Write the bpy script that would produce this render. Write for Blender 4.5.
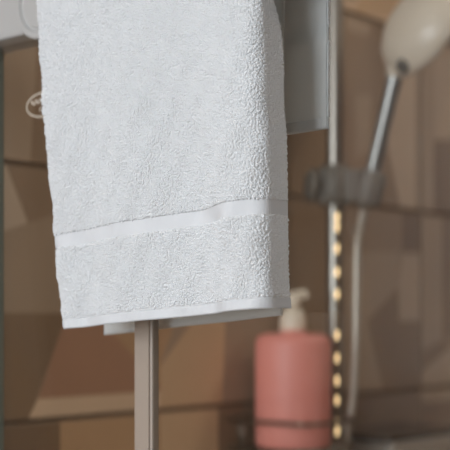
import bpy, bmesh, math, random
import numpy as np
from mathutils import Vector, Matrix

random.seed(7); rng = np.random.default_rng(7)
scene = bpy.context.scene
C = scene.collection
for o in list(bpy.data.objects): bpy.data.objects.remove(o)

# ------------------------------------------------------------------ camera
CZ = 1.55                                   # eye height
YAW = math.radians(48.7)                    # view direction measured from +Y towards +X
cd = bpy.data.cameras.new('camera'); cam = bpy.data.objects.new('camera', cd); C.objects.link(cam)
cam.location = (0, 0, CZ); cam.rotation_euler = (math.pi/2, 0, -YAW)
cd.sensor_width = 36; cd.lens = 96; cd.shift_y = 92/450; cd.clip_start = 0.02
cd.dof.use_dof = True; cd.dof.focus_distance = 0.735; cd.dof.aperture_fstop = 7.0; cd.dof.aperture_ratio = 1.35
scene.camera = cam
# ------------------------------------------------------------------ light
w = bpy.data.worlds.new('world'); scene.world = w; w.use_nodes = True
w.node_tree.nodes['Background'].inputs[0].default_value = (0.85, 0.92, 1.0, 1)
w.node_tree.nodes['Background'].inputs[1].default_value = 0.35
def area(name, loc, rot, sx, sy, energy, col):
    l = bpy.data.lights.new(name, 'AREA'); l.shape = 'RECTANGLE'; l.size = sx; l.size_y = sy
    l.energy = energy; l.color = col
    o = bpy.data.objects.new(name, l); C.objects.link(o); o.location = loc; o.rotation_euler = rot
    return o
# daylight entering by the window in the wall behind the camera
area('window_daylight', (-1.64, 0.33, 1.85), (0, -math.pi/2, 0), 1.1, 1.1, 47, (0.85, 0.925, 1.0))
scene.cycles.max_bounces = 16; scene.cycles.diffuse_bounces = 10; scene.cycles.transparent_max_bounces = 16
vs = scene.view_settings
vs.view_transform = 'Standard'; vs.look = 'None'; vs.gamma = 1; vs.use_curve_mapping = False; vs.exposure = 0.0

# ------------------------------------------------------------------ helpers
def lin(c):
    c = c/255
    return c/12.92 if c <= 0.04045 else ((c+0.055)/1.055)**2.4
def rgb(t, k=1.0): return tuple(min(0.95, lin(c)*k) for c in t) + (1,)
MATS = {}
def mat(name, col, rough=0.5, metal=0.0, noise=0.0, nscale=60, bump=0.0, bscale=300, emis=None, estr=0, spec=0.5, sheen=0.0):
    if name in MATS: return MATS[name]
    m = bpy.data.materials.new(name); m.use_nodes = True
    nt = m.node_tree; b = nt.nodes['Principled BSDF']
    b.inputs['Base Color'].default_value = col; b.inputs['Roughness'].default_value = rough
    b.inputs['Metallic'].default_value = metal; b.inputs['Specular IOR Level'].default_value = spec
    if sheen: b.inputs['Sheen Weight'].default_value = sheen
    if emis:
        b.inputs['Emission Color'].default_value = emis; b.inputs['Emission Strength'].default_value = estr
    tc = nt.nodes.new('ShaderNodeTexCoord')
    if noise:
        n = nt.nodes.new('ShaderNodeTexNoise'); n.inputs['Scale'].default_value = nscale; n.inputs['Detail'].default_value = 5
        nt.links.new(tc.outputs['Object'], n.inputs['Vector'])
        mx = nt.nodes.new('ShaderNodeMix'); mx.data_type = 'RGBA'
        mx.inputs['A'].default_value = tuple(c*(1-noise) for c in col[:3]) + (1,)
        mx.inputs['B'].default_value = tuple(min(1, c*(1+noise)) for c in col[:3]) + (1,)
        nt.links.new(n.outputs['Fac'], mx.inputs['Factor']); nt.links.new(mx.outputs['Result'], b.inputs['Base Color'])
    if bump:
        n2 = nt.nodes.new('ShaderNodeTexNoise'); n2.inputs['Scale'].default_value = bscale; n2.inputs['Detail'].default_value = 3
        nt.links.new(tc.outputs['Object'], n2.inputs['Vector'])
        bp = nt.nodes.new('ShaderNodeBump'); bp.inputs['Strength'].default_value = bump; bp.inputs['Distance'].default_value = 0.001
        nt.links.new(n2.outputs['Fac'], bp.inputs['Height']); nt.links.new(bp.outputs['Normal'], b.inputs['Normal'])
    MATS[name] = m
    return m
def glass_mat():
    m = bpy.data.materials.new('clear_glass'); m.use_nodes = True; nt = m.node_tree; nt.nodes.clear()
    out = nt.nodes.new('ShaderNodeOutputMaterial'); mx = nt.nodes.new('ShaderNodeMixShader')
    tr = nt.nodes.new('ShaderNodeBsdfTransparent'); tr.inputs[0].default_value = (0.98, 0.985, 0.98, 1)
    gl = nt.nodes.new('ShaderNodeBsdfGlossy'); gl.inputs['Roughness'].default_value = 0.02
    fr = nt.nodes.new('ShaderNodeFresnel'); fr.inputs[0].default_value = 1.45
    ge = nt.nodes.new('ShaderNodeNewGeometry'); mr = nt.nodes.new('ShaderNodeMapRange')   # thin pane: same reflectance on both faces
    mr.inputs['To Min'].default_value = 1.45; mr.inputs['To Max'].default_value = 1/1.45
    nt.links.new(ge.outputs['Backfacing'], mr.inputs['Value']); nt.links.new(mr.outputs['Result'], fr.inputs[0])
    nt.links.new(fr.outputs[0], mx.inputs[0]); nt.links.new(tr.outputs[0], mx.inputs[1]); nt.links.new(gl.outputs[0], mx.inputs[2])
    nt.links.new(mx.outputs[0], out.inputs[0])
    return m
GLASS = glass_mat()

def tag(o, label=None, cat=None, group=None, kind=None):
    if label: o['label'] = label
    if cat: o['category'] = cat
    if group: o['group'] = group
    if kind: o['kind'] = kind
    return o
def obj(name, bm_or_me, m, parent=None, smooth=False):
    if isinstance(bm_or_me, bmesh.types.BMesh):
        me = bpy.data.meshes.new(name); bm_or_me.to_mesh(me); bm_or_me.free()
    else: me = bm_or_me
    if m is not None and not me.materials: me.materials.append(m)
    if smooth: me.polygons.foreach_set('use_smooth', [True]*len(me.polygons))
    o = bpy.data.objects.new(name, me); C.objects.link(o)
    if parent is not None:
        o.parent = parent; o.matrix_parent_inverse = Matrix.Translation(-parent.location)
    return o
def empty(name, loc):
    o = bpy.data.objects.new(name, None); C.objects.link(o); o.location = loc; o.empty_display_size = 0.05
    return o
def box(x0, x1, y0, y1, z0, z1, bev=0.0, seg=2, bm=None):
    b2 = bmesh.new()
    r = bmesh.ops.create_cube(b2, size=1)
    for v in b2.verts:
        v.co = Vector(((x0+x1)/2+v.co.x*(x1-x0), (y0+y1)/2+v.co.y*(y1-y0), (z0+z1)/2+v.co.z*(z1-z0)))
    if bev: bmesh.ops.bevel(b2, geom=b2.edges[:], offset=bev, segments=seg, affect='EDGES', profile=0.6)
    if bm is None: return b2
    me = bpy.data.meshes.new('tmp'); b2.to_mesh(me); b2.free(); bm.from_mesh(me); bpy.data.meshes.remove(me)
    return bm
def tube(pts, r, n=12, closed=False, bm=None, caps=True):
    """swept tube; r is a number or a list of radii"""
    bm = bm or bmesh.new(); pts = [Vector(p) for p in pts]; N = len(pts); rings = []
    up = None
    for i, p in enumerate(pts):
        if closed: t = pts[(i+1) % N]-pts[i-1]
        else: t = pts[min(i+1, N-1)]-pts[max(i-1, 0)]
        t.normalize()
        if up is None: up = t.orthogonal().normalized()
        up = (up - t*up.dot(t)).normalized(); s = t.cross(up)
        rr = r[i] if isinstance(r, (list, tuple)) else r
        rings.append([bm.verts.new(p + (up*math.cos(a)+s*math.sin(a))*rr) for a in [2*math.pi*k/n for k in range(n)]])
    for i in range(N if closed else N-1):
        A, B = rings[i], rings[(i+1) % N]
        for k in range(n): bm.faces.new((A[k], A[(k+1) % n], B[(k+1) % n], B[k]))
    if caps and not closed:
        bm.faces.new(rings[0][::-1]); bm.faces.new(rings[-1])
    bmesh.ops.recalc_face_normals(bm, faces=bm.faces[:])
    return bm
def lathe(prof, n=40, M=None):
    """profile of (radius, height) turned about z, then placed by matrix M"""
    bm = bmesh.new(); rings = []
    for r, z in prof:
        if r < 1e-6: rings.append([bm.verts.new((0, 0, z))])
        else: rings.append([bm.verts.new((r*math.cos(2*math.pi*k/n), r*math.sin(2*math.pi*k/n), z)) for k in range(n)])
    for A, B in zip(rings, rings[1:]):
        for k in range(n):
            k2 = (k+1) % n
            if len(A) == 1 and len(B) == 1: continue
            if len(A) == 1: bm.faces.new((A[0], B[k2], B[k]))
            elif len(B) == 1: bm.faces.new((A[k], A[k2], B[0]))
            else: bm.faces.new((A[k], A[k2], B[k2], B[k]))
    bmesh.ops.recalc_face_normals(bm, faces=bm.faces[:])
    if M: bm.transform(M)
    return bm
def axis_matrix(loc, d):
    return Matrix.Translation(loc) @ Vector(d).to_track_quat('Z', 'Y').to_matrix().to_4x4()
def spline(P, n=12):
    P = [Vector(p) for p in P]; out = []
    Q = [P[0]*2-P[1]] + P + [P[-1]*2-P[-2]]
    for i in range(1, len(Q)-2):
        for k in range(n):
            t = k/n; a, b, c, d = Q[i-1:i+3]
            out.append(0.5*((2*b)+(c-a)*t+(2*a-5*b+4*c-d)*t*t+(3*b-a-3*c+d)*t**3))
    out.append(P[-1]); return out

# the two directions of the room: the tiled wall runs along x at y = WALL, the glass front along y at x = DOOR
FPX = 1200.0; WALL = 0.913; DOOR = 0.577
sY, cY = math.sin(YAW), math.cos(YAW)
def ray(px):
    u = (px-225)/FPX
    return sY+cY*u, cY-sY*u
def on_wall(px, py, y=WALL):               # a reading of the photograph turned into a place on a plane y = const
    dx, dy = ray(px); t = y/dy
    return Vector((dx*t, y, CZ+(317-py)/FPX*t))
def on_door(px, py, x=DOOR):
    dx, dy = ray(px); t = x/dx
    return Vector((x, dy*t, CZ+(317-py)/FPX*t))

# ------------------------------------------------------------------ the room
X0, X1, Y0, Y1, H = -1.75, 2.6, -1.7, WALL+0.012, 2.55
plaster = mat('cream_plaster', rgb((206, 196, 184)), 0.8, noise=0.04, nscale=8)
floor_m = mat('beige_floor', rgb((150, 134, 116)), 0.5, noise=0.08, nscale=6)
tag(obj('floor', box(X0, X1, Y0, Y1+0.1, -0.1, 0), floor_m), kind='structure', label='beige bathroom floor')
tag(obj('ceiling', box(X0, X1, Y0, Y1+0.1, H, H+0.1), mat('ceiling_white', rgb((225, 221, 214)), 0.8)), kind='structure', label='pale plaster ceiling')
tag(obj('wall_right', box(X1, X1+0.1, Y0, Y1+0.1, 0, H), mat('brown_plaster', rgb((134, 108, 84)), 0.6)), kind='structure', label='brown wall at the end of the shower')
tag(obj('wall_front', box(X0, X1, Y0-0.1, Y0, 0, H), mat('taupe_plaster', rgb((142, 122, 100)), 0.8)), kind='structure', label='taupe wall behind the viewer')
# wall with the window, left open where the window is
WY0, WY1, WZ0, WZ1 = -0.22, 0.88, 1.3, 2.4
bm = box(X0-0.1, X0, Y0, WY0, 0, H); box(X0-0.1, X0, WY1, Y1+0.1, 0, H, bm=bm)
box(X0-0.1, X0, WY0, WY1, 0, WZ0, bm=bm); box(X0-0.1, X0, WY0, WY1, WZ1, H, bm=bm)
tag(obj('wall_left', bm, plaster), kind='structure', label='cream wall with the window')
win = tag(empty('window_1', (X0-0.05, (WY0+WY1)/2, WZ0)), kind='structure', label='square daylight window behind the viewer')
white_pl = mat('white_frame', rgb((232, 232, 228)), 0.4)
bm = bmesh.new()
for a in (WY0, WY1-0.05): box(X0-0.08, X0-0.02, a, a+0.05, WZ0, WZ1, bm=bm)
for a in (WZ0, WZ1-0.05): box(X0-0.08, X0-0.02, WY0+0.05, WY1-0.05, a, a+0.05, bm=bm)
obj('window_frame', bm, white_pl, win)
obj('window_pane', box(X0-0.053, X0-0.047, WY0+0.05, WY1-0.05, WZ0+0.05, WZ1-0.05), GLASS, win)

# round warm ceiling lamp
cl_ = tag(empty('ceiling_lamp', (1.55, 0.12, H-0.01)), 'round warm white lamp on the bathroom ceiling', 'lamp')
obj('lamp_base', lathe([(0, 0), (0.15, 0), (0.155, -0.01), (0.155, -0.03), (0, -0.03)], 40, Matrix.Translation((1.55, 0.12, H))), white_pl, cl_)
obj('lamp_shade', lathe([(0.14, -0.03), (0.14, -0.05), (0.12, -0.065), (0.07, -0.078), (0, -0.082)], 40, Matrix.Translation((1.55, 0.12, H))), mat('lit_shade', (1, 0.85, 0.65, 1), 0.5, emis=(1.0, 0.91, 0.82, 1), estr=18), cl_, True)

# tiled wall: slab (grout) with one object per tile, printed with a patchwork of flat browns
K = 2.75                                     # printed ink: albedo over the tone it shows in this dim corner
grout = mat('dark_grout', rgb((64, 52, 41), K), 0.8)
wall_back = tag(obj('wall_back', box(X0, X1, WALL+0.004, Y1+0.1, 0, H), grout), kind='structure', label='shower wall of large brown patchwork tiles')
INK = {'umber': (76, 59, 44), 'dark': (84, 67, 51), 'brown': (94, 77, 61), 'mid': (104, 88, 72),
       'taupe': (110, 94, 78), 'pale': (121, 105, 89), 'sand': (138, 117, 96), 'red': (109, 81, 63),
       'orange': (117, 92, 68), 'tan': (128, 105, 81)}
def ink(n): return mat('tile_'+n, rgb(INK[n], K), 0.34, noise=0.07, nscale=14, spec=0.35)
PR = [ # (ink, outline as read on the wall)
 ('taupe', [(-40,30),(38,30),(30,170),(-40,156)]), ('brown', [(38,30),(60,30),(100,175),(30,170)]), ('mid', [(60,30),(200,0),(230,195),(100,175)]),
 ('dark', [(200,-60),(290,-60),(290,196),(230,195)]),
 ('pale', [(-40,150),(5,162),(28,223),(-40,246)]), ('brown', [(5,162),(80,171),(80,205),(28,223)]),
 ('mid', [(-40,246),(28,223),(80,205),(80,313),(-40,313)]), ('taupe', [(80,171),(170,182),(95,313),(80,313)]), ('brown', [(170,182),(286,196),(286,300),(95,313)]),
 ('dark', [(-40,313),(67,313),(27,421),(-40,427)]), ('red', [(67,313),(95,313),(137,360),(160,386),(160,391),(38,399)]),
 ('sand', [(38,399),(160,391),(160,411),(27,421)]), ('orange', [(95,313),(180,308),(160,366),(160,386),(137,360)]),
 ('mid', [(180,308),(200,306),(190,325),(160,366)]), ('tan', [(160,366),(190,325),(200,306),(226,304),(222,407),(160,412)]),
 ('mid', [(226,304),(286,300),(286,403),(222,407)]),
 ('umber', [(-40,426),(60,418),(60,480),(-40,480)]), ('orange', [(60,418),(160,411),(160,480),(60,480)]),
 ('tan', [(160,411),(218,406),(218,480),(160,480)]), ('dark', [(218,406),(345,396),(345,480),(218,480)]),
 ('brown', [(286,196),(345,203),(345,398),(286,403)]), ('brown', [(345,203),(402,210),(402,252),(345,252)]),
 ('umber', [(402,210),(421,212),(421,253),(402,253)]), ('mid', [(345,252),(400,252),(398,288),(366,322),(345,322)]),
 ('taupe', [(402,253),(421,253),(421,321),(399,322),(398,288)]), ('dark', [(398,288),(399,322),(366,322)]),
 ('mid', [(345,322),(367,322),(384,393),(345,397)]), ('dark', [(367,322),(421,321),(421,390),(384,393)]),
 ('mid', [(421,212),(442,215),(442,340),(421,352)]), ('dark', [(442,215),(520,224),(520,300),(442,340)]),
 ('dark', [(421,352),(442,340),(452,346),(421,372)]), ('taupe', [(421,372),(452,346),(520,320),(520,382),(421,390)]),
 ('umber', [(345,396),(421,388),(421,480),(345,480)]), ('mid', [(421,389),(520,380),(520,392),(421,402)]), ('umber', [(421,402),(520,392),(520,480),(421,480)]),
 ('brown', [(290,-60),(385,-60),(385,208),(290,196)]), ('taupe', [(346,15),(372,25),(368,36),(346,30)]), ('mid', [(355,95),(372,95),(368,150),(355,160)]),
 ('pale', [(385,60),(415,60),(415,211),(400,209),(388,150)]), ('mid', [(415,40),(434,40),(434,213),(415,211)]),
 ('taupe', [(434,40),(520,40),(520,140),(434,140)]), ('umber', [(434,140),(520,140),(520,224),(434,213)])]
PRINT = [(n, [(p.x, p.z) for p in (on_wall(a, b) for a, b in q)]) for n, q in PR]
def clip(poly, axis, val, keep_greater):
    out = []
    for i in range(len(poly)):
        a, b = poly[i-1], poly[i]
        ia = (a[axis] >= val) == keep_greater; ib = (b[axis] >= val) == keep_greater
        if ia != ib:
            t = (val-a[axis])/(b[axis]-a[axis]); out.append((a[0]+(b[0]-a[0])*t, a[1]+(b[1]-a[1])*t))
        if ib: out.append(b)
    return out
TW, TH, G = 0.75, 0.25, 0.0036
JX = 1.459; JZ = CZ-0.1017
names = list(INK)
def make_tile(ix, iz):
    x0, x1 = JX+ix*TW, JX+(ix+1)*TW; z0, z1 = JZ+iz*TH, JZ+(iz+1)*TH
    x0, x1 = max(x0, X0), min(x1, X1); z0, z1 = max(z0, 0), min(z1, H)
    if x1-x0 < 0.02 or z1-z0 < 0.02: return
    g = G/2; x0 += g; x1 -= g; z0 += g; z1 -= g
    yf = WALL; bm = box(x0, x1, yf, yf+0.008, z0, z1, bev=0.0012, seg=1)
    used = ['brown']
    seen = ix in (-1, 0) and -1 <= iz <= 1
    prints = list(PRINT) if seen else []
    if not seen:
        r = random.Random(ix*31+iz)
        n = 5; xs = [x0+(x1-x0)*k/n for k in range(n+1)]
        for k in range(n):
            a, b = xs[k]-0.06*r.random(), xs[k+1]+0.06*r.random()
            prints.append((r.choice(names), [(a, z0), (b+0.05, z0), (b-0.05, z1), (a+0.03, z1)]))
            prints.append((r.choice(names), [(a, z0), (b, z0+0.02), ((a+b)/2, z1-0.05*r.random())]))
    for lv, (n, q) in enumerate(prints):
        e = 0.0012
        q = clip(q, 0, x0+e, True); q = clip(q, 0, x1-e, False) if len(q) > 2 else q
        q = clip(q, 1, z0+e, True) if len(q) > 2 else q; q = clip(q, 1, z1-e, False) if len(q) > 2 else q
        if len(q) < 3: continue
        ar = sum(q[i-1][0]*q[i][1]-q[i][0]*q[i-1][1] for i in range(len(q)))
        if abs(ar) < 1e-6: continue
        if ar < 0: q = q[::-1]
        if n not in used: used.append(n)
        f = bm.faces.new([bm.verts.new((a, yf-0.00008-0.00001*lv, b)) for a, b in q])
        f.material_index = used.index(n)
    o = obj('tile', bm, None, wall_back)
    for n in used: o.data.materials.append(ink(n))
for ix in range(-5, 2):
    for iz in range(-6, 5): make_tile(ix, iz)

# shower tray
TR = mat('white_acrylic', rgb((228, 228, 224)), 0.25)
bm = box(DOOR-0.06, X1-0.001, -0.9, WALL-0.002, 0.0, 0.05, bev=0.01)
tag(obj('shower_tray', bm, TR), 'low white shower tray on the floor under the glass front', 'shower tray')

# ------------------------------------------------------------------ glass shower front
alu = mat('satin_aluminium', rgb((190, 189, 187)), 0.38, metal=0.3, noise=0.03, nscale=40)
strip_m = mat('grey_seal', rgb((158, 143, 130)), 0.45)
enc = tag(empty('shower_enclosure', (DOOR, 0.3, 0.05)), 'clear glass shower front with satin top rail behind the hanging towel', 'shower screen')
RZ0, RZ1 = CZ+0.206, CZ+0.242
bm = box(0.560, 0.594, -0.88, WALL-0.003, RZ0, RZ1, bev=0.003)
obj('top_rail', bm, alu, enc)
obj('bottom_rail', box(0.563, 0.591, -0.88, WALL-0.003, 0.051, 0.08, bev=0.003), alu, enc)
panes = []
for a, b in ((0.751, WALL-0.004), (0.587, 0.738), (-0.85, 0.5685)):
    panes.append(obj('glass_pane', box(0.574, 0.580, a, b, 0.081, RZ0-0.0005), GLASS, enc))
def profile(y0, y1, m, x0=0.571, x1=0.583):
    bm = box(x0, x1, y0, y1, 0.081, RZ0-0.0005, bev=0.0015)
    w_ = (y1-y0)
    box(x0-0.0012, x0+0.001, y0+w_*0.12, y0+w_*0.30, 0.081, RZ0-0.0005, bm=bm)     # raised lip of the seal
    return obj('door_profile', bm, m, enc)
profile(0.5690, 0.5865, strip_m, 0.5735, 0.5805); profile(0.7385, 0.7505, mat('green_grey_seal', rgb((116, 124, 116)), 0.4))
# wheel cover on the rail
rc = on_door(41, 2, 0.556)
prof = [(0, 0), (0.018, 0.0), (0.0190, -0.0015), (0.0205, -0.0015), (0.022, 0.001), (0.0255, 0.001), (0.0265, 0.0), (0.0265, -0.006), (0.0, -0.006)]
wheel = obj('roller_cover', lathe(prof, 48, axis_matrix((0.5545, rc.y, rc.z), (-1, 0, 0))), alu, enc)
# etched maker's mark on the middle pane: oval ring and a line of small script
etch = mat('etched_white', rgb((176, 162, 146)), 0.6)
lc = on_door(43, 104.5, 0.574); bm = bmesh.new()
def flat_stroke(pts, wd, x=0.57385):
    pts = [Vector(p) for p in pts]
    L, R = [], []
    for i, p in enumerate(pts):
        t = (pts[min(i+1, len(pts)-1)]-pts[max(i-1, 0)]).normalized(); n = Vector((-t.y, t.x))*wd/2
        L.append(bm.verts.new((x, p.x+n.x, p.y+n.y))); R.append(bm.verts.new((x, p.x-n.x, p.y-n.y)))
    for i in range(len(pts)-1): bm.faces.new((L[i], L[i+1], R[i+1], R[i]))
ra, rb = 0.0185, 0.0088
flat_stroke([(lc.y+ra*math.cos(a), lc.z+rb*math.sin(a)) for a in [2*math.pi*k/48 for k in range(49)]], 0.0016)
for k in range(6):                                            # wavy script, too small to read
    y0 = lc.y+0.0135-0.0047*k
    flat_stroke([(y0-0.0047*t, lc.z+0.0022+0.0005*k+0.0009*math.sin(2*math.pi*t)) for t in [i/8 for i in range(9)]], 0.0021)
flat_stroke([(lc.y+0.003, lc.z-0.0015), (lc.y+0.003, lc.z-0.005)], 0.0014)
flat_stroke([(lc.y-0.004, lc.z-0.0015), (lc.y-0.004, lc.z-0.005)], 0.0014)
mk = obj('etched_mark', bm, etch, None)
mk.parent = panes[1]
mk['label'] = 'pale oval maker mark etched on the glass'

# ------------------------------------------------------------------ shower bar, slider, hand shower, hose
chrome = mat('chrome', rgb((214, 212, 208)), 0.16, metal=1.0)
satin = mat('satin_chrome', rgb((158, 151, 142)), 0.36, metal=1.0)
gun = mat('dark_grey_slider', rgb((112, 103, 92)), 0.5, metal=0.1)
BX, BY = 1.171, 0.853
bar = tag(empty('shower_bar', (BX, BY, CZ-0.42)), 'vertical chrome shower riser bar on the tiled wall', 'shower bar')
obj('bar', lathe([(0, -0.42), (0.0094, -0.42), (0.0100, -0.415), (0.0100, 0.525), (0.0094, 0.53), (0, 0.53)], 32, Matrix.Translation((BX, BY, CZ))), satin, bar, True)
for z in (-0.40, 0.51):
    bm = tube([(BX, BY+0.008, CZ+z), (BX, WALL+0.0, CZ+z)], 0.009, 20)
    bm2 = lathe([(0, 0.0), (0.024, 0.0), (0.026, -0.004), (0.026, -0.006), (0, -0.006)], 32, axis_matrix((BX, WALL-0.0062, CZ+z), (0, -1, 0)))
    me = bpy.data.meshes.new('t'); bm2.to_mesh(me); bm2.free(); bm.from_mesh(me)
    obj('wall_bracket', bm, chrome, bar)
SZ = CZ+0.1575
sl = empty('slider', (BX, BY, SZ)); C.objects.unlink(sl); bpy.data.objects.remove(sl)
bm = lathe([(0.0103, -0.024), (0.016, -0.024), (0.019, -0.021), (0.019, 0.021), (0.016, 0.024), (0.0103, 0.024)], 32, Matrix.Translation((BX, BY, SZ)))
slider = obj('slider', bm, gun, bar, True)
def sub(o, parent_part):
    o.parent = parent_part; return o
kd = Vector((-0.80, 0.6, 0)).normalized()
sub(obj('knob', lathe([(0, 0.014), (0.009, 0.014), (0.009, 0.024), (0.0185, 0.025), (0.0205, 0.027), (0.0205, 0.031), (0.0175, 0.034), (0.0, 0.035)], 32, axis_matrix((BX, BY, SZ), kd)), gun, None, True), slider)
HP = Vector((BX+0.022, BY-0.034, SZ-0.004))                     # the holder's socket
TP = Vector((BX+0.030, BY-0.067, CZ+0.289)); hd = (TP-HP).normalized()
ed_ = Vector((0.022, -0.034, 0)).normalized()
bm = box(-0.024, 0.030, -0.015, 0.015, -0.0205, 0.0205, bev=0.006, seg=3)
bm.transform(Matrix.Translation((BX, BY, SZ-0.001)) @ Matrix.Rotation(math.atan2(ed_.y, ed_.x), 4, 'Z'))
sub(obj('arm', bm, gun, None, True), slider)
bm = lathe([(0.0098, -0.021), (0.0165, -0.021), (0.018, -0.018), (0.0185, 0.018), (0.017, 0.021), (0.0104, 0.021)], 32, axis_matrix(HP, hd))
sub(obj('socket', bm, gun, None, True), slider)
# hand shower
hs = tag(empty('hand_shower', HP), 'hand shower with cream round head and chrome handle in the slider', 'hand shower')
L = (TP-HP).length
M = axis_matrix(HP, hd)
obj('handle', lathe([(0, -0.024), (0.0072, -0.024), (0.0088, -0.020), (0.0095, 0.02), (0.0088, L*0.5), (0.0092, L-0.02), (0.0098, L-0.004), (0.0098, L), (0, L)], 28, M), mat('grey_handle', rgb((140, 138, 134)), 0.32, metal=0.85), hs, True)
cream = mat('cream_plastic', rgb((214, 200, 180)), 0.35)
HC = Vector((BX+0.038, BY-0.098, CZ+0.342))
fn = Vector((0.70, -0.30, -0.42)).normalized()                  # direction the spray face looks
head = obj('head', lathe([(0, -0.030), (0.021, -0.0295), (0.040, -0.025), (0.054, -0.015), (0.063, 0.0), (0.065, 0.006), (0.0645, 0.011), (0.062, 0.013), (0.0, 0.013)], 56, axis_matrix(HC, fn)), cream, hs, True)
obj('spray_face', lathe([(0, 0.0), (0.055, 0.0), (0.057, -0.0012), (0.057, -0.003), (0, -0.003)], 48, axis_matrix(HC+fn*0.0155, fn)), mat('grey_spray_face', rgb((150, 146, 140)), 0.4), hs)
nk = spline([TP-hd*0.006, TP+hd*0.018, HC-fn*0.010+Vector((0, 0.018, -0.016)), HC-fn*0.012], 8)
obj('neck', tube(nk, [0.0105+0.0085*i/(len(nk)-1) for i in range(len(nk))], 24), cream, hs, True)
vd = Vector((-sY, -cY, 0))
from mathutils.bvhtree import BVHTree
bv = BVHTree.FromPolygons([v.co.copy() for v in head.data.vertices], [tuple(p.vertices) for p in head.data.polygons])
bdir = on_wall(403, 66)-Vector((0, 0, CZ)); hit = bv.ray_cast(Vector((0, 0, CZ)), bdir)      # set into the back of the head above the handle
bp = hit[0] if hit[0] else TP+hd*0.010+vd*0.009
bn = hit[1] if hit[0] else vd
obj('button', lathe([(0, 0.005), (0.0065, 0.0045), (0.0085, 0.002), (0.009, -0.003), (0, -0.003)], 24, axis_matrix(bp, bn)), mat('dark_button', rgb((84, 76, 66)), 0.5), hs, True)
# hose
hose_pts = [HP-hd*0.027, HP-hd*0.05] + [on_wall(px, py, 0.822) for px, py in ((357.5, 240), (356.5, 300), (355.5, 350), (353, 395), (348, 428), (341, 455), (331, 485), (321, 520), (316, 560))] + [Vector((1.135, 0.825, CZ-0.36)), Vector((1.175, 0.828, CZ-0.41)), Vector((1.222, 0.836, CZ-0.37)), Vector((1.240, 0.848, CZ-0.29)), Vector((1.245, 0.852, CZ-0.1975))]
P = spline(hose_pts, 26)
bm = tube(P, [0.0050+0.00035*math.sin(i*1.6) for i in range(len(P))], 14)
tag(obj('shower_hose', bm, mat('silver_hose', rgb((186, 176, 162)), 0.35, metal=0.6), None, True), 'silver ribbed shower hose curving down beside the riser bar', 'hose')
# warm glints on the bar, put in as a row of glowing beads
glow = mat('warm_glint', (1.0, 0.72, 0.36, 1), 0.2, emis=(1.0, 0.70, 0.36, 1), estr=1.6)  # glow stands in for lamp reflections in the chrome
st = tag(empty('bar_glints', (BX-0.01, BY-0.009, CZ-0.2)), 'golden glints on the chrome riser bar, added as small glowing beads', 'lights')
def glint_at(py):
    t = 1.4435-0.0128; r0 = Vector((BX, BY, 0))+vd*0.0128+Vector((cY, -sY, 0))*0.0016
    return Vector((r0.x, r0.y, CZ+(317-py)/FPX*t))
obj('added_glint_line', tube([glint_at(209), glint_at(450)], 0.0007, 8), mat('glint_wire', rgb((150, 118, 66)), 0.35, metal=0.8), st, True)  # added line that joins the glint beads
glint_me = None
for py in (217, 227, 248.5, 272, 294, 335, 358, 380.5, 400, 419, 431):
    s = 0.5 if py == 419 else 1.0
    if glint_me is None:
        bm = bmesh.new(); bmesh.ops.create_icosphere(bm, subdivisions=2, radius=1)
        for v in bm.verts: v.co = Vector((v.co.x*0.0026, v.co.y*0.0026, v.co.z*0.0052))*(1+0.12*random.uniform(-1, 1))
        o = obj('glint_bead', bm, glow, st); glint_me = o.data
    else: o = obj('glint_bead', glint_me, glow, st)
    o.location = glint_at(py); o.scale = (s, s, s)

# ------------------------------------------------------------------ wire basket and soap dispenser
wire = mat('steel_wire', rgb((120, 108, 94)), 0.3, metal=0.9)
bx0, bx1, by0, by1 = 1.030, 1.137, 0.785, 0.908
bk = tag(empty('wire_basket', (1.09, 0.85, CZ-0.155)), 'small steel wire shower basket holding the pink soap dispenser', 'basket')
def rect_loop(z, r=0.02, n=5):
    pts = []
    for (cx, cy, a0) in ((bx1-r, by1-r, 0), (bx0+r, by1-r, 90), (bx0+r, by0+r, 180), (bx1-r, by0+r, 270)):
        for k in range(n+1):
            a = math.radians(a0+90*k/n); pts.append((cx+r*math.cos(a), cy+r*math.sin(a), z))
    return pts
obj('rim_wire', tube(rect_loop(CZ-0.117), 0.0024, 10, True), wire, bk, True)
obj('base_wire', tube(rect_loop(CZ-0.151), 0.0022, 10, True), wire, bk, True)
for x in [bx0+0.012+k*(bx1-bx0-0.024)/7 for k in range(8)]:
    obj('floor_wire', tube([(x, by0, CZ-0.151), (x, by1, CZ-0.151)], 0.0014, 8), wire, bk, True)
for x, y in ((bx0, by1-0.03), (bx1, by0+0.03), (bx1, by1-0.03), (bx1-0.03, by0), (bx0+0.03, by1), (bx1-0.03, by1)):
    obj('post', tube([(x, y, CZ-0.151), (x, y, CZ-0.117)], 0.0016, 8), wire, bk, True)
obj('bar_clip', lathe([(0.0103, -0.007), (0.0135, -0.007), (0.0135, 0.007), (0.0103, 0.007)], 24, Matrix.Translation((BX, BY, CZ-0.134))), wire, bk, True)
obj('clip_arm', tube([(bx1, BY, CZ-0.134), (BX-0.0105, BY, CZ-0.134)], 0.003, 8), wire, bk)
SX, SY, SZ0 = 1.0895, 0.853, CZ-0.1495
so = tag(empty('soap_dispenser', (SX, SY, SZ0)), 'matte pink soap dispenser bottle with cream pump in wire basket', 'soap dispenser')
pink = mat('matte_pink', rgb((228, 142, 128)), 0.5, noise=0.03, nscale=30)
r = 0.0435
obj('bottle', lathe([(0, 0.0), (r-0.006, 0.0), (r-0.002, 0.0015), (r, 0.006), (r, 0.118), (r-0.0015, 0.125), (r-0.006, 0.129), (r-0.012, 0.1305), (0.015, 0.131), (0.0145, 0.138), (0, 0.138)], 56, Matrix.Translation((SX, SY, SZ0))), pink, so, True)
pumpm = mat('cream_pump', rgb((222, 206, 184)), 0.45)
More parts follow.
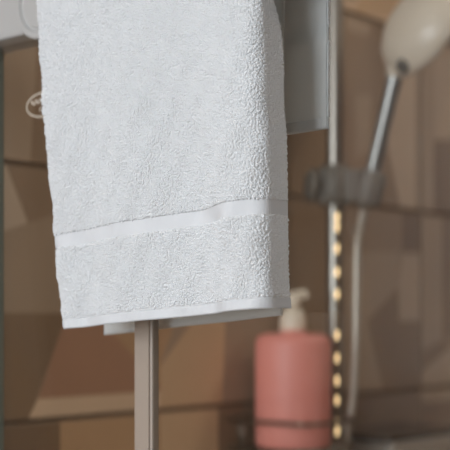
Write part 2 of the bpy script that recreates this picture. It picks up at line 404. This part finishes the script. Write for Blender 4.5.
obj('collar', lathe([(0, 0.134), (0.0155, 0.134), (0.0158, 0.137), (0.0152, 0.150), (0.0125, 0.156), (0.009, 0.160), (0, 0.160)], 32, Matrix.Translation((SX, SY, SZ0))), pumpm, so, True)
obj('pump_stem', lathe([(0, 0.156), (0.0055, 0.156), (0.0055, 0.166), (0, 0.166)], 20, Matrix.Translation((SX, SY, SZ0))), pumpm, so, True)
sd = Vector((cY, -sY, 0))
c0 = Vector((SX, SY, SZ0))
bm = lathe([(0, 0.162), (0.0095, 0.162), (0.0105, 0.164), (0.0108, 0.172), (0.0085, 0.177), (0, 0.1785)], 28, Matrix.Translation(c0))
np_ = spline([c0+Vector((0, 0, 0.172)), c0+sd*0.007+Vector((0, 0, 0.175)), c0+sd*0.013+Vector((0, 0, 0.1765)), c0+sd*0.017+Vector((0, 0, 0.172))], 6)
tube(np_, [0.0065-0.003*i/(len(np_)-1) for i in range(len(np_))], 14, bm=bm)
obj('pump_head', bm, pumpm, so, True)

# ------------------------------------------------------------------ mixer shelf at lower right
mx = tag(empty('shower_mixer', (1.30, 0.85, CZ-0.20)), 'shower mixer with black glass shelf top and chrome rim', 'shower mixer')
obj('mixer_body', box(1.215, 1.415, 0.797, WALL-0.0005, CZ-0.197, CZ-0.152, bev=0.008, seg=3), mat('satin_mixer', rgb((176, 168, 158)), 0.3, metal=0.4), mx)
obj('shelf_top', box(1.213, 1.408, 0.803, WALL-0.0005, CZ-0.1518, CZ-0.1450, bev=0.003), mat('black_glass', rgb((22, 20, 18)), 0.15), mx)
for x in (1.410,):
    obj('control_knob', lathe([(0, -0.010), (0.018, -0.010), (0.0195, -0.007), (0.0195, 0.012), (0.017, 0.016), (0, 0.017)], 32, axis_matrix((x+(0.012 if x > 1.3 else -0.004), 0.850, CZ-0.1715), (1 if x > 1.3 else -1, 0, 0))), chrome, mx, True)

# ------------------------------------------------------------------ the towel
tw = tag(empty('towel', (0.547, 0.54, CZ-0.01)), 'white terry hand towel hung folded over the shower rail', 'towel')
AC = (0.571, 0.222); AR = 0.035                    # centre (x, z above eye) and radius of the bend over the rail
LF = 0.230; LA = math.pi*AR; LB = 0.106; LV = LF+LA+LB
WFR = 0.195; RC = 0.009; CURL = 0.016              # front width, rounded corner, depth of the turned side
WL = WFR + RC*(math.pi/2-1) + CURL
def sstep(a, b, x):
    t = np.clip((x-a)/(b-a), 0, 1); return t*t*(3-2*t)
def towel_pos(l, v):
    """l: along the width from the left edge (m), v: up from the front hem, over the rail and down the back (m)"""
    l = np.asarray(l, float); v = np.asarray(v, float)
    l0 = WFR-RC; ang = np.clip((l-l0)/RC, 0, math.pi/2)
    rest = np.maximum(l-l0-RC*math.pi/2, 0)
    along = np.where(l < l0, l, l0+RC*np.sin(ang))
    inward = RC*(1-np.cos(ang)) + rest
    a = np.clip((v-LF)/AR, 0, math.pi)
    nx, nz = -np.cos(a), np.sin(a)
    px = AC[0]+AR*nx; pz = AC[1]+AR*nz
    frac = along/WFR
    skew = 0.0135*frac
    front = v < LF
    pz = np.where(front, AC[1]-(LF-v)*(1.0)+skew*sstep(LF, 0.08, v), pz)
    pz = np.where(v > LF+LA, AC[1]-(v-LF-LA)+0.002*frac, pz)
    k = np.where(v < LF, 1-0.78*sstep(0.165, 0.225, v), 0.22)
    k = np.where(v > LF+LA, 0.22-0.18*sstep(LF+LA, LF+LA+0.03, v), k)
    low = 1-sstep(0.05, LF, v)                      # waves fade where the rail holds the cloth
    y_l = 0.6190+0.0255*np.clip(v/LF, 0, 1)**0.8; y_l = np.where(v > LF, 0.6445, y_l)
    y_r = 0.4405+0.0085*np.clip(v/LF, 0, 1)**1.5; y_r = np.where(v > LF, 0.449-0.003*sstep(LF, LF+LA+0.05, v), y_r)
    y = y_l+(y_r-y_l)*frac
    amp = 0.25+0.75*low
    wave = amp*(0.0060*np.exp(-((frac-0.88)/0.085)**2) - 0.0060*np.exp(-((frac-0.66+0.10*(v/LF-0.5))/0.13)**2)
                + 0.0030*np.exp(-((frac-0.42-0.25*(v/LF-0.5))/0.13)**2) - 0.0042*np.exp(-((frac-0.20-0.2*(v/LF-.3))/0.09)**2)
                - 0.0045*np.clip(1-frac/0.06, 0, 1)**2)
    wave = wave+0.0015*np.sin(24*frac+22*v/LF)*np.sin(9*v/LF+2+5*frac)*amp + 0.0006*np.sin(47*frac-35*v/LF)*amp
    edge = 0.0004*np.sin(v*210)+0.0003*np.sin(v*560+1)       # slightly wobbly selvage
    y = y+edge*np.where(frac < 0.5, 1-2*frac, 0)
    out = wave-inward*k
    bulge = np.where(front, 0.0015*np.sin(np.clip(v/LF, 0, 1)*math.pi), 0)
    X = px+nx*(out+bulge); Z = pz+nz*out
    X = np.where(front, X+0.000, X)
    return np.stack([X, y, CZ+Z], -1)
def grid_mesh(name, ls, vs_, off=0.0):
    Lg, Vg = np.meshgrid(ls, vs_, indexing='ij')
    P_ = towel_pos(Lg, Vg)
    if np.any(off): P_ = P_+normals(Lg, Vg)*np.asarray(off)[..., None]
    n, m_ = Lg.shape
    idx = np.arange(n*m_).reshape(n, m_)
    q = np.stack([idx[:-1, :-1], idx[:-1, 1:], idx[1:, 1:], idx[1:, :-1]], -1).reshape(-1, 4)
    return mesh_np(name, P_.reshape(-1, 3), q)
def normals(l, v):
    e = 4e-4
    a = towel_pos(l+e, v)-towel_pos(l-e, v); b = towel_pos(l, v+e)-towel_pos(l, v-e)
    n = np.cross(b, a); n /= np.linalg.norm(n, axis=-1, keepdims=True)+1e-12
    return n
def mesh_np(name, verts, quads, tris=None):
    me = bpy.data.meshes.new(name); me.vertices.add(len(verts)); me.vertices.foreach_set('co', verts.astype(np.float32).ravel())
    k = quads.shape[1]
    me.loops.add(quads.size); me.loops.foreach_set('vertex_index', quads.astype(np.int32).ravel())
    me.polygons.add(len(quads)); me.polygons.foreach_set('loop_start', (np.arange(len(quads))*k).astype(np.int32))
    me.polygons.foreach_set('use_smooth', np.ones(len(quads), bool)); me.update(calc_edges=True); me.validate()
    return me
# which way is outwards at the front? it must point to -x
SGN = -1.0 if normals(np.array([0.1]), np.array([0.1]))[0, 0] > 0 else 1.0
_n = normals
def normals(l, v): return SGN*_n(l, v)
terry = mat('white_terry', (0.90, 0.905, 0.91, 1), 0.95, bump=0.25, bscale=900, spec=0.1, sheen=0.15)
nt = terry.node_tree; b_ = nt.nodes['Principled BSDF']; t_ = nt.nodes.new('ShaderNodeBsdfTranslucent'); m_ = nt.nodes.new('ShaderNodeMixShader')
t_.inputs[0].default_value = (0.92, 0.91, 0.88, 1); m_.inputs[0].default_value = 0.42      # thin cotton, light passes through it
nt.links.new(b_.outputs[0], m_.inputs[1]); nt.links.new(t_.outputs[0], m_.inputs[2]); nt.links.new(m_.outputs[0], nt.nodes['Material Output'].inputs[0])
ls = np.linspace(0.0005, WL, 120); vv = np.linspace(0.0, LV, 240)
cl = obj('cloth', grid_mesh('cloth', ls, vv), terry, tw)
md = cl.modifiers.new('thickness', 'SOLIDIFY'); md.thickness = 0.0016; md.offset = 1.0 if SGN < 0 else -1.0
# woven bands and hems at both ends
def band(name, v0, v1, h, rib, m, l1=WL):
    vv = np.linspace(v0, v1, 25); l_ = np.linspace(-0.0002, l1, 150)
    Lg, Vg = np.meshgrid(l_, vv, indexing='ij')
    t = (Vg-v0)/(v1-v0)
    off = h*np.clip(np.minimum(t, 1-t)*8, 0, 1)**0.5 + rib*np.sin(Lg*2*math.pi/0.0022)
    off = off*(1-0.85*sstep(WFR-0.010, WFR+0.003, Lg))
    o = obj(name, grid_mesh(name, l_, vv, off), m, tw)
    return o
flatw = mat('flat_white_weave', (0.63, 0.635, 0.645, 1), 0.85, bump=0.2, bscale=1200, spec=0.15)
B0, B1, HM = 0.0545, 0.0635, 0.0062
band('border_band', B0, B1, 0.0001, 0.00003, flatw); band('border_band', LV-B1, LV-B0, 0.0004, 0.00003, flatw)
band('hem', -0.0004, HM, 0.0011, 0.00014, flatw); band('hem', LV-HM, LV+0.0004, 0.0016, 0.00012, flatw); band('hem', LV-HM-0.001, LV+0.0004, -0.0026, 0.00008, flatw)
shade_m = mat('grey_band_shade', (0.36, 0.36, 0.36, 1), 0.9)
for a_, b_v in ((B1-0.0001, B1+0.0006), (LV-B1-0.0006, LV-B1+0.0001)): band('band_shade', a_, b_v, 0.0002, 0.00004, shade_m, WFR-0.004)  # grey line painted where the overhanging pile shades the band edge
# terry loops: cotton that lets some light through
loop_m = bpy.data.materials.new('cotton_loops'); loop_m.use_nodes = True; nt = loop_m.node_tree; nt.nodes.clear()
o_ = nt.nodes.new('ShaderNodeOutputMaterial'); m_ = nt.nodes.new('ShaderNodeMixShader'); d_ = nt.nodes.new('ShaderNodeBsdfDiffuse'); t_ = nt.nodes.new('ShaderNodeBsdfTranslucent')
d_.inputs[0].default_value = (0.94, 0.945, 0.95, 1); t_.inputs[0].default_value = (0.94, 0.945, 0.95, 1); m_.inputs[0].default_value = 0.42
nt.links.new(d_.outputs[0], m_.inputs[1]); nt.links.new(t_.outputs[0], m_.inputs[2]); nt.links.new(m_.outputs[0], o_.inputs[0])
def pile(name, spacing, vr, height, rad):
    nl, nv = int(WL/spacing), int((vr[1]-vr[0])/spacing)
    l, v = np.meshgrid((np.arange(nl)+0.5)/nl*WL, vr[0]+(np.arange(nv)+0.5)/nv*(vr[1]-vr[0]), indexing='ij')
    l = (l+rng.uniform(-.5, .5, l.shape)*spacing*0.9).ravel(); v = (v+rng.uniform(-.5, .5, v.shape)*spacing*0.9).ravel()
    l = np.clip(l, 0.0003, WL)
    def inside(a, b): return (v > a) & (v < b)
    keep = ~(inside(B0-0.0003, B1+0.0002) | inside(-1, HM+0.0006) | inside(LV-B1-0.0002, LV-B0+0.0003) | inside(LV-HM-0.0006, 9))
    l, v = l[keep], v[keep]; N = len(l)
    P0 = towel_pos(l, v); n = normals(l, v)
    up = towel_pos(l, v+4e-4)-P0; up /= np.linalg.norm(up, axis=1, keepdims=True)
    sd_ = np.cross(n, up)
    patch = 0.5+0.5*np.sin(l*520+3*np.sin(v*300))*np.sin(v*430+2*np.sin(l*410))
    h = height*(0.62+0.45*rng.random(N)+0.25*patch)
    h = h*(1-0.6*sstep(WFR-0.003, WFR+0.006, l)); ang = rng.uniform(0, 2*math.pi, N)
    leanv = sd_*np.cos(ang)[:, None]+up*(np.sin(ang)-0.35)[:, None]
    leanv[l < 0.002] += np.array([0, 0.5, 0]); lean = leanv*(0.45+0.4*rng.random(N))[:, None]*height
    c = [P0-n*0.0004, P0+n*(h*0.5)[:, None]+lean*0.25, P0+n*(h*0.88)[:, None]+lean*0.7, P0+n*(h*1.0)[:, None]+lean*1.0]
    rr = [1.05, 1.0, 0.78, 0.3]
    k = 5; V = np.zeros((N, len(c)*k, 3))
    for i in range(len(c)):
        for j in range(k):
            a = ang+2*math.pi*j/k
            d = sd_*np.cos(a)[:, None]+up*np.sin(a)[:, None]
            V[:, i*k+j] = c[i]+d*rad*rr[i]
    q = []
    for i in range(len(c)-1):
        for j in range(k): q.append((i*k+j, i*k+(j+1) % k, (i+1)*k+(j+1) % k, (i+1)*k+j))
    
    Q = (np.array(q)[None]+(np.arange(N)*len(c)*k)[:, None, None]).reshape(-1, 4)
    o = obj(name, mesh_np(name, V.reshape(-1, 3), Q), loop_m, tw); o['kind'] = 'stuff'
    return o
pile('terry_pile', 0.00118, (0, LF), 0.00092, 0.00070)
pile('terry_pile', 0.0019, (LF, LF+LA), 0.0015, 0.0009)
pile('terry_pile', 0.0014, (LF+LA, LV), 0.0012, 0.0007)
# longer inner layer of the folded towel, hanging behind the glass and showing a little below the front hem
ny, nz = 70, 70
yy = np.linspace(0.474, 0.638, ny); hz = np.linspace(0, 1, nz)
Yg, Hg = np.meshgrid(yy, hz, indexing='ij')
fr = (0.638-Yg)/(0.638-0.474)
zb = -0.0130+0.014*fr
Zg = zb+(0.204-zb)*Hg
Xg = 0.596+0.0022*np.sin(Yg*75)*(1-Hg)
idx = np.arange(ny*nz).reshape(ny, nz)
q = np.stack([idx[:-1, :-1], idx[:-1, 1:], idx[1:, 1:], idx[1:, :-1]], -1).reshape(-1, 4)
il = obj('back_layer', mesh_np('back_layer', np.stack([Xg, Yg, CZ+Zg], -1).reshape(-1, 3), q), terry, tw)
md = il.modifiers.new('thickness', 'SOLIDIFY'); md.thickness = 0.0022; md.offset = 0
